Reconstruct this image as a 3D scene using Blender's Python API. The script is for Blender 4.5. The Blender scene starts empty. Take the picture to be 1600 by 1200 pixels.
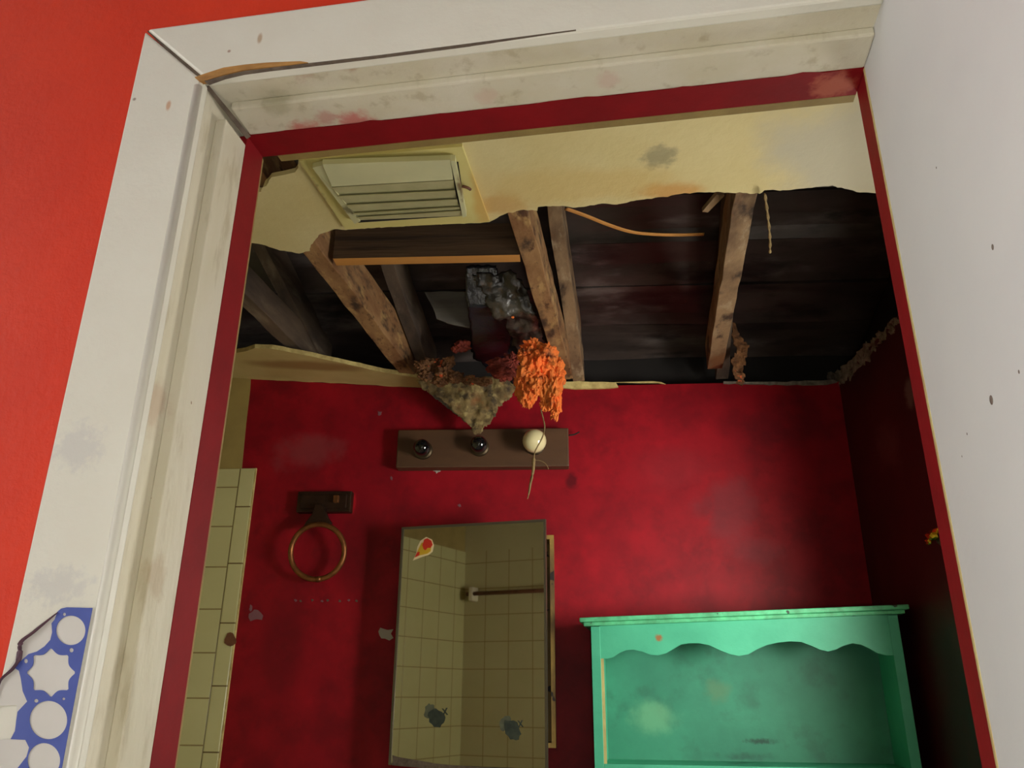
import bpy, bmesh, math, random
from mathutils import Vector, Matrix, noise
random.seed(7)
S = bpy.context.scene
COL = S.collection
# ------------------------------------------------------------------ camera
F = 1250.0
CAM = Vector((0, 0, 1.35))
UP = Vector((25, 3237, -F)).normalized()
DEP = Vector((84, -(25*84+F*F)/3237, -F)).normalized()
RT = DEP.cross(UP)
RW = Matrix((RT, DEP, UP))                 # camera -> world (rows are world axes in camera space)
cd = bpy.data.cameras.new('camera'); cam = bpy.data.objects.new('camera', cd); COL.objects.link(cam)
cd.sensor_width = 36; cd.lens = F*36/1600; cd.clip_start = .02
cam.matrix_world = Matrix.Translation(CAM) @ RW.to_4x4()
S.camera = cam
# ------------------------------------------------------------------ light and exposure
S.view_settings.view_transform = 'Standard'; S.view_settings.look = 'None'
S.view_settings.gamma = 1; S.view_settings.use_curve_mapping = False
S.view_settings.exposure = 0.0
W = bpy.data.worlds.new('world'); S.world = W; W.use_nodes = True
W.node_tree.nodes['Background'].inputs[0].default_value = (1, .985, .95, 1)
W.node_tree.nodes['Background'].inputs[1].default_value = 5.4
def lamp(name, kind, loc, power, color, rot=None, **k):
    d = bpy.data.lights.new(name, kind); d.energy = power; d.color = color
    for a, b in k.items(): setattr(d, a, b)
    o = bpy.data.objects.new(name, d); COL.objects.link(o); o.location = loc
    if rot: o.rotation_euler = rot
    return o
# daylight entering by the bathroom window in the right wall
wd = lamp('window_daylight', 'AREA', (1.55, 1.02, 1.45), 20, (1, .93, .82), None, shape='RECTANGLE', size=.6, size_y=.6, spread=math.radians(100))
wd.rotation_euler = (Vector((.15, 2.85, 1.70))-wd.location).to_track_quat('-Z', 'Z').to_euler()
lamp('ceiling_fill_light', 'AREA', (1.165, 1.70, 1.55), 9, (1, .93, .80), (0, math.radians(98), 0), shape='RECTANGLE', size=.7, size_y=.6)  # extra fill lamp at the window plane, added to brighten the ceiling
# the camera's flash, just right of and below the lens
fl = lamp('camera_flash', 'SPOT', (.05, -.02, 1.29), 13, (1, .97, .88), None, shadow_soft_size=.02, spot_size=math.radians(105), spot_blend=.6)
fl.rotation_euler = (Vector((.05, 2.8, 2.05))-Vector((.05, 0, 1.29))).to_track_quat('-Z', 'Y').to_euler()

# ------------------------------------------------------------------ helpers: rays and planes
def ray(px, py): return (RW @ Vector((px-800, 600-py, -F))).normalized()
def hit(px, py, p0, n):
    d = ray(px, py); return CAM + d*((p0-CAM).dot(n)/d.dot(n))
def onZ(px, py, z): return hit(px, py, Vector((0, 0, z)), Vector((0, 0, 1)))
def onY(px, py, y): return hit(px, py, Vector((0, y, 0)), Vector((0, 1, 0)))
def onX(px, py, x): return hit(px, py, Vector((x, 0, 0)), Vector((1, 0, 0)))
A6 = math.radians(6.027)
DD = Vector((math.sin(A6), math.cos(A6), 0)); DU = Vector((DD.y, -DD.x, 0))   # the door wall is turned 6 degrees
def D(u, w, z): return Vector((0, 0, z)) + DU*u + DD*w
def onW(px, py, w): return hit(px, py, CAM+DD*w, DD)
def uz(px, py, w):
    q = onW(px, py, w); return ((q-CAM).dot(DU), q.z)
# ------------------------------------------------------------------ helpers: materials
def lin(c):
    r = []
    for v in c:
        v /= 255.0; r.append(v/12.92 if v <= .04045 else ((v+.055)/1.055)**2.4)
    return (*r, 1)
def mat(name, base, rough=.6, var=None, vscale=8, vamt=.5, blots=(), bump=0, bscale=40, metal=0, spec=.5, stretch=(1,1,1), tile=None, fine=None, coat=0, more=()):
    """base/var sRGB colours mixed by noise; blots: (world centre, radii, colour, noise scale, noise amount, strength)"""
    m = bpy.data.materials.new(name); m.use_nodes = True; nt = m.node_tree; N = nt.nodes; L = nt.links
    B = N['Principled BSDF']; B.inputs['Roughness'].default_value = rough; B.inputs['Metallic'].default_value = metal
    B.inputs['Specular IOR Level'].default_value = spec; B.inputs['Coat Weight'].default_value = coat
    g = N.new('ShaderNodeNewGeometry'); P = g.outputs['Position']
    mp = N.new('ShaderNodeMapping'); mp.inputs['Scale'].default_value = stretch; L.new(P, mp.inputs[0]); PS = mp.outputs[0]
    def nz(scale, det=5, v=PS):
        n = N.new('ShaderNodeTexNoise'); n.inputs['Scale'].default_value = scale; n.inputs['Detail'].default_value = det
        n.inputs['Roughness'].default_value = .6; L.new(v, n.inputs['Vector']); return n.outputs['Fac']
    def ramp(f, a, b):
        r = N.new('ShaderNodeMapRange'); r.interpolation_type = 'SMOOTHSTEP'; r.inputs[1].default_value = a; r.inputs[2].default_value = b
        L.new(f, r.inputs[0]); return r.outputs[0]
    def mix(f, a, b, mode='MIX'):
        x = N.new('ShaderNodeMix'); x.data_type = 'RGBA'; x.blend_type = mode
        if isinstance(f, float): x.inputs[0].default_value = f
        else: L.new(f, x.inputs[0])
        for i, v in ((6, a), (7, b)):
            if isinstance(v, tuple): x.inputs[i].default_value = v
            else: L.new(v, x.inputs[i])
        return x.outputs[2]
    def mul(a, b):
        x = N.new('ShaderNodeMath'); x.operation = 'MULTIPLY'; L.new(a, x.inputs[0])
        if isinstance(b, (int, float)): x.inputs[1].default_value = b
        else: L.new(b, x.inputs[1])
        return x.outputs[0]
    c = lin(base)
    if var:
        c = mix(mul(ramp(nz(vscale), .5-.25, .5+.25), vamt), c, lin(var))
    for mc, ms, m0, ma in more:     # (colour, noise scale, threshold, amount) irregular blotches
        c = mix(mul(ramp(nz(ms, 7), m0-.08, m0+.08), ma), c, lin(mc))
    if fine:       # (colour, scale, threshold) small specks
        c = mix(ramp(nz(fine[1], 2, P), fine[2], fine[2]+.04), c, lin(fine[0]))
    hb = None
    if tile:       # (axes, size u, size v, offset u, offset v, grout colour)
        sp = N.new('ShaderNodeSeparateXYZ'); L.new(P, sp.inputs[0]); tot = None
        for ax, size, off in tile[0]:
            a = N.new('ShaderNodeMath'); a.operation = 'SUBTRACT'; L.new(sp.outputs[ax], a.inputs[0]); a.inputs[1].default_value = off
            b = N.new('ShaderNodeMath'); b.operation = 'PINGPONG'; L.new(a.outputs[0], b.inputs[0]); b.inputs[1].default_value = size/2
            r = ramp(b.outputs[0], .0012, .0032)
            tot = r if tot is None else mul(tot, r)
        sub = N.new('ShaderNodeMath'); sub.operation = 'GREATER_THAN'; L.new(sp.outputs[2], sub.inputs[0]); sub.inputs[1].default_value = tile[2]
        mx = N.new('ShaderNodeMath'); mx.operation = 'MAXIMUM'; L.new(tot, mx.inputs[0]); L.new(sub.outputs[0], mx.inputs[1])
        c = mix(mx.outputs[0], lin(tile[1]), c); hb = mx.outputs[0]
    for ctr, rad, col_, ns, na, st in blots:
        s = N.new('ShaderNodeVectorMath'); s.operation = 'SUBTRACT'; L.new(P, s.inputs[0]); s.inputs[1].default_value = tuple(ctr)
        d = N.new('ShaderNodeVectorMath'); d.operation = 'DIVIDE'; L.new(s.outputs[0], d.inputs[0]); d.inputs[1].default_value = rad
        l = N.new('ShaderNodeVectorMath'); l.operation = 'LENGTH'; L.new(d.outputs[0], l.inputs[0])
        n_ = N.new('ShaderNodeMath'); n_.operation = 'MULTIPLY_ADD'; L.new(nz(ns, 6, P), n_.inputs[0]); n_.inputs[1].default_value = na; L.new(l.outputs['Value'], n_.inputs[2])
        q = N.new('ShaderNodeMapRange'); q.interpolation_type = 'SMOOTHSTEP'
        q.inputs[1].default_value = .35+na*.5; q.inputs[2].default_value = 1+na*.5; q.inputs[3].default_value = st; q.inputs[4].default_value = 0
        L.new(n_.outputs[0], q.inputs[0]); c = mix(q.outputs[0], c, lin(col_))
    if isinstance(c, tuple): B.inputs['Base Color'].default_value = c
    else: L.new(c, B.inputs['Base Color'])
    if bump:
        b = N.new('ShaderNodeBump'); b.inputs['Strength'].default_value = bump; b.inputs['Distance'].default_value = .004
        L.new(nz(bscale), b.inputs['Height']); L.new(b.outputs[0], B.inputs['Normal'])
        if hb is not None:
            b2 = N.new('ShaderNodeBump'); b2.inputs['Strength'].default_value = .5; b2.inputs['Distance'].default_value = .002
            L.new(hb, b2.inputs['Height']); L.new(b.outputs[0], b2.inputs['Normal']); L.new(b2.outputs[0], B.inputs['Normal'])
    return m
# ------------------------------------------------------------------ helpers: objects
def link(name, bm, m, parent=None, label=None, cat=None, group=None, kind=None, smooth=False, bevel=0):
    bmesh.ops.recalc_face_normals(bm, faces=bm.faces)
    me = bpy.data.meshes.new(name)
    vs = [v.co for v in bm.verts]
    mn = Vector([min(v[i] for v in vs) for i in range(3)]); mxx = Vector([max(v[i] for v in vs) for i in range(3)])
    org = Vector(((mn.x+mxx.x)/2, (mn.y+mxx.y)/2, mn.z))
    bmesh.ops.translate(bm, verts=bm.verts, vec=-org)
    bm.to_mesh(me); bm.free()
    if smooth:
        for p in me.polygons: p.use_smooth = True
    o = bpy.data.objects.new(name, me); COL.objects.link(o)
    for x in (m if isinstance(m, (list, tuple)) else [m]): me.materials.append(x)
    if parent:
        o.parent = parent; o.location = org - parent.get('_w', Vector()) if False else org - wloc(parent)
    else: o.location = org
    tag(o, label, cat, group, kind)
    if bevel:
        b = o.modifiers.new('bevel', 'BEVEL'); b.width = bevel; b.segments = 2; b.limit_method = 'ANGLE'
    return o
def wloc(o):
    v = Vector(o.location)
    while o.parent: o = o.parent; v += o.location
    return v
def tag(o, label=None, cat=None, group=None, kind=None):
    if label: o['label'] = label
    if cat: o['category'] = cat
    if group: o['group'] = group
    if kind: o['kind'] = kind
def empty(name, loc, label, cat, group=None):
    o = bpy.data.objects.new(name, None); COL.objects.link(o); o.location = loc; o.empty_display_size = .05
    tag(o, label, cat, group); return o
def hexa(bm, p):                         # 8 points: bottom ring of 4, top ring of 4
    v = [bm.verts.new(x) for x in p]
    for f in ((0,1,2,3), (4,5,6,7), (0,1,5,4), (1,2,6,5), (2,3,7,6), (3,0,4,7)): bm.faces.new([v[i] for i in f])
def box(bm, a, b):
    (x0,y0,z0), (x1,y1,z1) = a, b
    hexa(bm, [(x0,y0,z0),(x1,y0,z0),(x1,y1,z0),(x0,y1,z0),(x0,y0,z1),(x1,y0,z1),(x1,y1,z1),(x0,y1,z1)])
def dbox(bm, u0, u1, w0, w1, z0, z1):
    hexa(bm, [D(u0,w0,z0),D(u1,w0,z0),D(u1,w1,z0),D(u0,w1,z0),D(u0,w0,z1),D(u1,w0,z1),D(u1,w1,z1),D(u0,w1,z1)])
def prism(bm, pts, vec, cuts=0, jag=0, seed=0):
    """polygon of 3D points extruded along vec; edges may be cut and jittered"""
    rnd = random.Random(seed); P = []
    for i, p in enumerate(pts):
        q = pts[(i+1) % len(pts)]; P.append(Vector(p))
        n = int((Vector(q)-Vector(p)).length/cuts) if cuts else 0
        for k in range(1, n):
            t = k/n; P.append(Vector(p).lerp(Vector(q), t) + Vector([rnd.uniform(-jag, jag) for _ in range(3)]))
    vec = Vector(vec); nn = vec.normalized()
    P = [p - nn*((p-P[0]).dot(nn)) if False else p for p in P]
    a = [bm.verts.new(p) for p in P]; b = [bm.verts.new(p+vec) for p in P]
    bm.faces.new(a); bm.faces.new(b[::-1])
    for i in range(len(P)):
        j = (i+1) % len(P); bm.faces.new((a[i], b[i], b[j], a[j]))
def NB(): return bmesh.new()
def tube(bm, pts, rad, seg=8, flat=1.0):
    pts = [Vector(p) for p in pts]; rings = []
    rad = rad if isinstance(rad, (list, tuple)) else [rad]*len(pts)
    for i, p in enumerate(pts):
        t = (pts[min(i+1, len(pts)-1)]-pts[max(i-1, 0)]).normalized()
        a = t.cross(Vector((0, 0, 1)));  a = a if a.length > .2 else t.cross(Vector((0, 1, 0)))
        a.normalize(); b = t.cross(a).normalized()
        rings.append([bm.verts.new(p+(a*math.cos(2*math.pi*k/seg)+b*math.sin(2*math.pi*k/seg)*flat)*rad[i]) for k in range(seg)])
    for r, s in zip(rings, rings[1:]):
        for k in range(seg): bm.faces.new((r[k], r[(k+1) % seg], s[(k+1) % seg], s[k]))
    bm.faces.new(rings[0][::-1]); bm.faces.new(rings[-1])
def spline(pts, n=6):
    pts = [Vector(p) for p in pts]; out = []
    for i in range(len(pts)-1):
        p0, p1, p2, p3 = pts[max(i-1, 0)], pts[i], pts[i+1], pts[min(i+2, len(pts)-1)]
        for k in range(n):
            t = k/n; out.append(.5*((2*p1)+(p2-p0)*t+(2*p0-5*p1+4*p2-p3)*t*t+(3*p1-p0-3*p2+p3)*t**3))
    out.append(pts[-1]); return out
def inside(x, y, poly):
    c = False; j = len(poly)-1
    for i in range(len(poly)):
        a, b = poly[i], poly[j]
        if (a[1] > y) != (b[1] > y) and x < (b[0]-a[0])*(y-a[1])/(b[1]-a[1])+a[0]: c = not c
        j = i
    return c
def rag_bm(poly, plane, amp, res=4, sc=25, thick=.004, edge=2.5, seed=0, depth=None):
    """crumpled sheet: grid inside an outline on a real plane, displaced along the plane's normal, with real thickness"""
    bm = NB(); xs = [p[0] for p in poly]; ys = [p[1] for p in poly]; V = {}
    o = Vector((seed*3.1, seed*1.7, 0)); n = None
    p0, p1, p2 = plane(min(xs), min(ys)), plane(max(xs), min(ys)), plane(min(xs), max(ys))
    n = (p1-p0).cross(p2-p0).normalized()
    if n.dot(p0-CAM) > 0: n = -n
    def vert(i, j):
        if (i, j) not in V:
            x, y = min(xs)+i*res, min(ys)+j*res
            jx = noise.noise(Vector((x*.13, y*.13, seed)))*edge; jy = noise.noise(Vector((x*.13, y*.13, seed+9)))*edge
            if not inside(x, y, poly):
                bd = 1e9
                for a_, b_ in zip(poly, poly[1:]+poly[:1]):
                    ex, ey = b_[0]-a_[0], b_[1]-a_[1]; tt = max(0, min(1, ((x-a_[0])*ex+(y-a_[1])*ey)/(ex*ex+ey*ey+1e-9)))
                    qx, qy = a_[0]+ex*tt, a_[1]+ey*tt; dd_ = (qx-x)**2+(qy-y)**2
                    if dd_ < bd: bd, bx, by = dd_, qx, qy
                x, y = bx, by
            p = plane(x+jx, y+jy)
            h = noise.fractal(p*sc+o, .8, 2.0, 4)
            p = p + n*(h*amp + (depth(x, y) if depth else 0)); V[(i, j)] = bm.verts.new(p)
        return V[(i, j)]
    for i in range(int((max(xs)-min(xs))/res)+1):
        for j in range(int((max(ys)-min(ys))/res)+1):
            cx, cy = min(xs)+(i+.5)*res, min(ys)+(j+.5)*res
            if inside(cx, cy, poly): bm.faces.new((vert(i, j), vert(i+1, j), vert(i+1, j+1), vert(i, j+1)))
    top = list(bm.faces); r = bmesh.ops.extrude_face_region(bm, geom=top)
    vs = [g for g in r['geom'] if isinstance(g, bmesh.types.BMVert)]
    bmesh.ops.translate(bm, verts=vs, vec=-n*thick)
    return bm
def wool_bm(blobs, amp=.3, sub=4, seed=0):
    """fluffy lump made of overlapping noisy balls: (centre, radii)"""
    bm = NB()
    for k, (c, r) in enumerate(blobs):
        q = bmesh.ops.create_icosphere(bm, subdivisions=sub, radius=1)
        for v in q['verts']:
            d = v.co.copy(); h = 1 + amp*noise.fractal(d*2.2+Vector((k*5.3+seed, seed, 0)), .7, 2.1, 5)
            v.co = Vector(c)+Vector((d.x*r[0], d.y*r[1], d.z*r[2]))*h
    return bm
def fill_curve(name, loops, plane_fn, thick, m, parent=None, **k):
    """flat cut-out with holes: 2D loops, first is the outline, standing on a real plane"""
    cu = bpy.data.curves.new(name, 'CURVE'); cu.dimensions = '2D'; cu.fill_mode = 'BOTH'
    for lp in loops:
        s = cu.splines.new('POLY'); s.points.add(len(lp)-1); s.use_cyclic_u = True
        for p, q in zip(s.points, lp): p.co = (q[0], -q[1], 0, 1)
    t = bpy.data.objects.new(name, cu); me = bpy.data.meshes.new_from_object(t)
    bm = NB(); bm.from_mesh(me); bpy.data.objects.remove(t); bpy.data.curves.remove(cu); bpy.data.meshes.remove(me)
    for v in bm.verts: v.co = plane_fn(v.co.x, -v.co.y)
    bmesh.ops.remove_doubles(bm, verts=bm.verts, dist=1e-5)
    r = bmesh.ops.extrude_face_region(bm, geom=list(bm.faces))
    bmesh.ops.translate(bm, verts=[g for g in r['geom'] if isinstance(g, bmesh.types.BMVert)], vec=thick)
    return link(name, bm, m, parent, **k)

# ------------------------------------------------------------------ materials
M = {}
M['orange'] = mat('orange_paint', (222, 60, 28), .5, (200, 46, 24), 5, .6, bump=.25, bscale=90, fine=((236, 150, 110), 55, .80), spec=.2)
casing_blots = [
    (D(*uz(120, 700, .66)[:1], .66, uz(120, 700, .66)[1]), (.035, .05, .03), (176, 174, 182), 90, 2.2, .3),
    (D(uz(90, 915, .66)[0], .66, uz(90, 915, .66)[1]), (.04, .05, .022), (172, 172, 180), 110, 2.2, .3),
    (D(uz(263, 165, .66)[0], .66, uz(263, 165, .66)[1]), (.004, .02, .009), (190, 140, 100), 60, .6, .8),
    (D(uz(406, 60, .66)[0], .66, uz(406, 60, .66)[1]), (.004, .02, .01), (170, 140, 105), 60, .6, .8),
    (D(uz(210, 155, .66)[0], .66, uz(210, 155, .66)[1]), (.003, .02, .003), (120, 100, 80), 60, .3, .8),
    (D(uz(358, 80, .66)[0], .66, uz(358, 80, .66)[1]), (.003, .02, .003), (150, 110, 90), 60, .3, .8)]
M['casing'] = mat('white_casing_paint', (222, 220, 207), .32, (214, 209, 194), 14, .5, casing_blots, bump=.15, bscale=70, fine=((150, 130, 105), 85, .78))
jb = [(onZ(x, y, 2.0), (.03*s, .03*s, .02), c, 60, 1.4, st) for x, y, s, c, st in (
    (410, 118, 1.0, (160, 135, 120), .8), (470, 128, .8, (170, 140, 120), .7), (545, 112, .6, (150, 110, 80), .8), (430, 165, .8, (165, 160, 130), .6),
    (560, 193, 1.0, (190, 60, 70), .7), (480, 207, 1.0, (190, 50, 60), .65), (510, 185, .6, (180, 90, 90), .5), (750, 68, .5, (80, 70, 60), .9), (760, 150, .6, (190, 130, 118), .25),
    (950, 125, .6, (190, 120, 118), .25))]
jb += [(onX(340, 230, D(-.47, .73, 0).x), (.02, .01, .018), (110, 90, 55), 90, 1.4, .8),
       (D(-.47, .72, 1.45), (.02, .02, .03), (170, 150, 120), 60, 1.5, .6), (D(-.48, .69, 1.62), (.02, .02, .04), (180, 155, 130), 60, 1.5, .6)]
M['jamb'] = mat('yellowed_jamb_paint', (208, 202, 184), .42, (196, 188, 160), 12, .8, jb, bump=.25, bscale=60, fine=((130, 100, 70), 70, .77), stretch=(1, 1, .25), more=(((150, 136, 100), 34, .62, .45),))
M['gap'] = mat('dark_crack', (112, 98, 84), .9, (70, 58, 50), 60, .8)
M['rawwood'] = mat('split_raw_wood', (190, 140, 72), .7, (120, 78, 36), 90, .7, stretch=(.3, 1, 1))
M['redjamb'] = mat('dark_red_jamb_paint', (132, 19, 26), .55, (104, 18, 22), 14, .6, [(onZ(1300, 135, 2.0), (.03, .03, .02), (180, 100, 75), 70, 1.4, .7)], bump=.15, fine=((170, 60, 60), 60, .80), spec=.15)
M['yelledge'] = mat('yellow_paint_edge', (190, 178, 120), .6, (150, 90, 60), 30, .4)
M['hallwhite'] = mat('white_hall_wall_paint', (206, 206, 205), .55, (196, 196, 198), 6, .5,
    [((D(.264, .42, 1.86)), (.05, .05, .004), (140, 132, 125), 90, .5, .0)], bump=.08, bscale=60, fine=((165, 160, 155), 60, .80))
M['speck'] = mat('brown_speck', (105, 92, 84), .6)
red_blots = [(onY(1140, 800, 2.85), (.13, .1, .16), (128, 52, 60), 9, 1.6, .5), (onY(480, 705, 2.85), (.16, .1, .09), (140, 66, 70), 10, 1.6, .55),
             (onY(1050, 730, 2.85), (.2, .1, .1), (140, 30, 40), 8, 1.4, .5), (onY(893, 752, 2.85), (.03, .1, .04), (60, 10, 20), 40, 1, .7),
             (onY(1180, 860, 2.85), (.14, .1, .06), (124, 50, 58), 12, 1.5, .4), (onY(1240, 660, 2.85), (.22, .1, .13), (60, 22, 32), 5, 1.3, .3),
             (onY(440, 1010, 2.85), (.1, .1, .2), (95, 12, 24), 6, 1.3, .5), (onY(560, 850, 2.85), (.12, .1, .2), (90, 10, 20), 6, 1.3, .5),
             (onY(553, 785, 2.85), (.012, .1, .05), (190, 30, 40), 60, .8, .8)]
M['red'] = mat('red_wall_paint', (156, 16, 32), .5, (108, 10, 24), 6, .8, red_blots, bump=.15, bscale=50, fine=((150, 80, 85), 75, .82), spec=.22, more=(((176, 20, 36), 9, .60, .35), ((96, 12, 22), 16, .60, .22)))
M['redshaded'] = mat('shaded_red_side_wall_paint', (74, 14, 22), .5, (48, 12, 18), 5, .8,
    [(onX(1422, 615, 1.035), (.1, .05, .06), (150, 130, 135), 30, 1, .5), (onX(1390, 700, 1.035), (.1, .12, .12), (110, 60, 66), 12, 1.4, .5)], bump=.15)  # red wall paint darkened, the side wall's shade is in the colour
creamb = [(onZ(1045, 300, 2.44), (.10, .05, .1), (205, 150, 78), 14, 1.3, .8), (onZ(780, 320, 2.44), (.10, .06, .1), (200, 150, 80), 14, 1.4, .6),
          (onZ(1030, 245, 2.44), (.05, .05, .1), (110, 108, 92), 40, 1.6, .55), (onZ(880, 290, 2.44), (.3, .1, .1), (210, 178, 105), 5, 1.4, .5),
          (onZ(1330, 240, 2.44), (.25, .3, .1), (186, 184, 172), 6, 1.2, .7)]  # last blot paints cool window daylight into the ceiling colour
M['ceil'] = mat('stained_daylit_cream_ceiling_paint', (222, 208, 156), .7, (208, 190, 130), 4, .7, creamb, bump=.35, bscale=45)
M['ceil2'] = mat('cream_plaster', (208, 190, 130), .7, (188, 165, 105), 6, .7,
    [(onZ(480, 572, 2.47), (.30, .06, .1), (150, 112, 62), 4, .8, .8)], bump=.3)  # brown blot paints the lifted edge's shadow along with the discolouring
M['edge'] = mat('broken_plaster_edge', (226, 210, 140), .8, (150, 120, 66), 30, .7, bump=.5)
M['greyedge'] = mat('grey_plaster_edge', (150, 142, 128), .8, (70, 60, 56), 40, .8, bump=.5)
M['tile_l'] = mat('cream_wall_tile_side', (206, 202, 150), .22, (194, 188, 134), 3, .6, bump=.05, tile=(((1, .146, .04), (2, .146, .0117)), (158, 142, 94), 2.125))
M['tile_f'] = mat('cream_wall_tile_field', (206, 202, 150), .22, (194, 188, 134), 3, .6, bump=.05, tile=(((0, .146, -1.203), (2, .146, .0117)), (146, 128, 84), 2.3))
M['tile_d'] = mat('cream_wall_tile_door_side', (208, 202, 158), .25, (196, 188, 142), 3, .6, bump=.05, tile=(((0, .146, -.05), (2, .146, .0117)), (166, 150, 98), 2.125))
M['tile_b'] = mat('cream_trim_tile', (206, 202, 150), .22, (194, 188, 134), 4, .6, bump=.05, tile=(((2, .2055, 2.187), ), (112, 92, 58), 2.3))
M['tan'] = mat('tan_upper_wall_paint', (168, 148, 88), .6, (140, 120, 70), 7, .7, bump=.2)
M['ochre'] = mat('ochre_raw_edge', (150, 128, 72), .7, (120, 98, 54), 14, .8, bump=.3)
M['wood'] = mat('old_joist_wood', (158, 130, 96), .75, (86, 62, 44), 12, .9, bump=.8, bscale=30, stretch=(1, .4, 1), more=(((44, 32, 28), 17, .60, .9), ((184, 164, 132), 22, .62, .6), ((130, 84, 44), 9, .58, .6)))
M['wood2'] = mat('orange_brown_joist_wood', (172, 134, 90), .75, (112, 70, 40), 11, .9, bump=.9, bscale=26, stretch=(1, .45, 1), more=(((46, 34, 30), 13, .58, .9), ((196, 160, 104), 24, .60, .7), ((70, 42, 26), 40, .62, .9)))
M['wood3'] = mat('grey_rafter_wood', (112, 94, 76), .8, (34, 28, 28), 8, .95, bump=.6, bscale=30, stretch=(1, .25, 1), more=(((150, 136, 116), 10, .60, .6),))
M['block'] = mat('dark_block_wood', (104, 80, 58), .8, (58, 42, 30), 10, .8, bump=.5, stretch=(.15, 1, 3), more=(((40, 28, 20), 16, .57, .7),))
M['blockedge'] = mat('fresh_block_edge', (206, 146, 74), .7, (170, 112, 54), 10, .7, stretch=(.3, 1, 1))
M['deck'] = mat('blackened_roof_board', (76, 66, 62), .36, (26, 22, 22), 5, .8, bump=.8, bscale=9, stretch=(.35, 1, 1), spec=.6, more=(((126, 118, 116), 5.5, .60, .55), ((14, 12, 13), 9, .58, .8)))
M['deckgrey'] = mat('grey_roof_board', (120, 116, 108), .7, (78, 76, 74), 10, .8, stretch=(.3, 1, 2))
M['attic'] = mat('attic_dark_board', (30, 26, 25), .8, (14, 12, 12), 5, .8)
M['tar'] = mat('black_plastic', (26, 28, 36), .16, (44, 48, 60), 10, .6, bump=1, bscale=45, spec=.9)
M['foil'] = mat('dirty_grey_foil', (84, 78, 68), .30, (16, 15, 18), 16, 1.0, bump=1, bscale=34, spec=.8, more=(((14, 12, 16), 30, .55, .8), ((120, 84, 56), 20, .64, .6)))
M['orangewool'] = mat('orange_insulation', (250, 112, 42), .9, (206, 140, 66), 13, .8, bump=1, bscale=70, more=(((96, 56, 36), 20, .60, .85), ((255, 128, 60), 26, .6, .7)))
M['brownwool'] = mat('brown_insulation', (140, 96, 58), .95, (66, 42, 28), 28, .9, bump=1, bscale=70, fine=((200, 90, 50), 30, .64))
M['redwool'] = mat('red_brown_insulation', (150, 62, 44), .9, (92, 34, 32), 30, .8, bump=1, bscale=60)
M['paper'] = mat('mouldy_paper', (150, 130, 84), .9, (80, 62, 42), 20, .9, bump=1, bscale=60, more=(((44, 36, 30), 26, .57, .8), ((186, 168, 112), 30, .6, .7), ((140, 84, 44), 14, .6, .6)))
M['fibre'] = mat('dusty_fibre', (150, 128, 84), .8, (100, 80, 50), 60, .7)
M['vent'] = mat('vent_plastic', (216, 214, 170), .4, (196, 196, 156), 8, .6,
    [(onZ(497, 300, 2.43), (.03, .12, .1), (110, 104, 72), 40, 1.4, .75), (onZ(722, 290, 2.42), (.014, .06, .1), (104, 74, 48), 60, 1.2, .85), (onZ(548, 325, 2.42), (.03, .025, .1), (90, 84, 60), 70, 1.2, .8),
     (onZ(740, 295, 2.43), (.03, .05, .1), (205, 176, 96), 30, 1.2, .5)], bump=.1)
M['ventplate'] = mat('vent_plate_yellowed', (214, 202, 128), .5, (226, 214, 150), 8, .6,
    [(onZ(490, 310, 2.43), (.03, .12, .1), (106, 98, 60), 50, 1.3, .8), (onZ(752, 310, 2.43), (.03, .14, .1), (214, 170, 90), 12, 1.2, .7)], bump=.15)
M['slat'] = mat('vent_slat_plastic', (192, 188, 144), .5, (160, 154, 114), 12, .7, bump=.1)
M['dark'] = mat('dark_recess', (26, 22, 18), .9)
M['barwood'] = mat('brown_light_bar_wood', (94, 66, 44), .5, (68, 46, 32), 9, .8, stretch=(.3, 1, 1), bump=.15)
M['bulbdark'] = mat('blackened_bulb_glass', (16, 17, 20), .08, coat=1)
M['bulbwhite'] = mat('white_opal_glass', (236, 226, 176), .12, coat=1)
M['collar'] = mat('tarnished_socket_ring', (70, 58, 40), .45, metal=.7)
M['bronze'] = mat('dark_bronze_plate', (70, 48, 36), .4, (44, 30, 24), 40, .8, metal=.6)
M['brass'] = mat('worn_brass_ring', (158, 104, 58), .42, (96, 60, 36), 40, .7, metal=.75)
M['mirror'] = mat('mirror_glass', (214, 212, 200), .02, metal=1)
M['steel'] = mat('dull_mirror_frame', (112, 106, 90), .35, metal=.7)
M['cabwood'] = mat('raw_cabinet_edge', (176, 144, 66), .6, (70, 48, 30), 9, 1.0, stretch=(1, 1, .5), fine=((30, 20, 18), 18, .62))
M['stk_w'] = mat('sticker_white', (232, 214, 170), .5)
M['stk_r'] = mat('sticker_red', (206, 50, 34), .5)
M['stk_y'] = mat('sticker_yellow', (212, 172, 46), .5)
M['smudge'] = mat('dark_green_smudge', (38, 48, 42), .7, (62, 70, 58), 60, .8)
M['smudge_ghost'] = mat('grey_ghost_reflection', (96, 100, 80), .7, (70, 74, 60), 60, .8)
tq = [(onY(1030, 996, 2.6), (.014, .08, .014), (150, 96, 52), 80, 1.4, .95), (onY(1185, 1158, 2.78), (.06, .08, .012), (26, 60, 52), 50, 1.5, .8),
      (onY(1120, 1080, 2.78), (.05, .08, .05), (90, 132, 96), 18, 1.4, .6), (onY(1020, 1120, 2.78), (.10, .08, .07), (120, 186, 140), 10, 1.4, .5),
      (onY(1160, 1185, 2.7), (.14, .12, .02), (26, 60, 56), 20, 1.4, .7)]
M['teal'] = mat('turquoise_furniture_paint', (76, 184, 146), .5, (56, 158, 124), 7, .7, tq, bump=.2, bscale=30, fine=((60, 110, 90), 45, .74))
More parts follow.
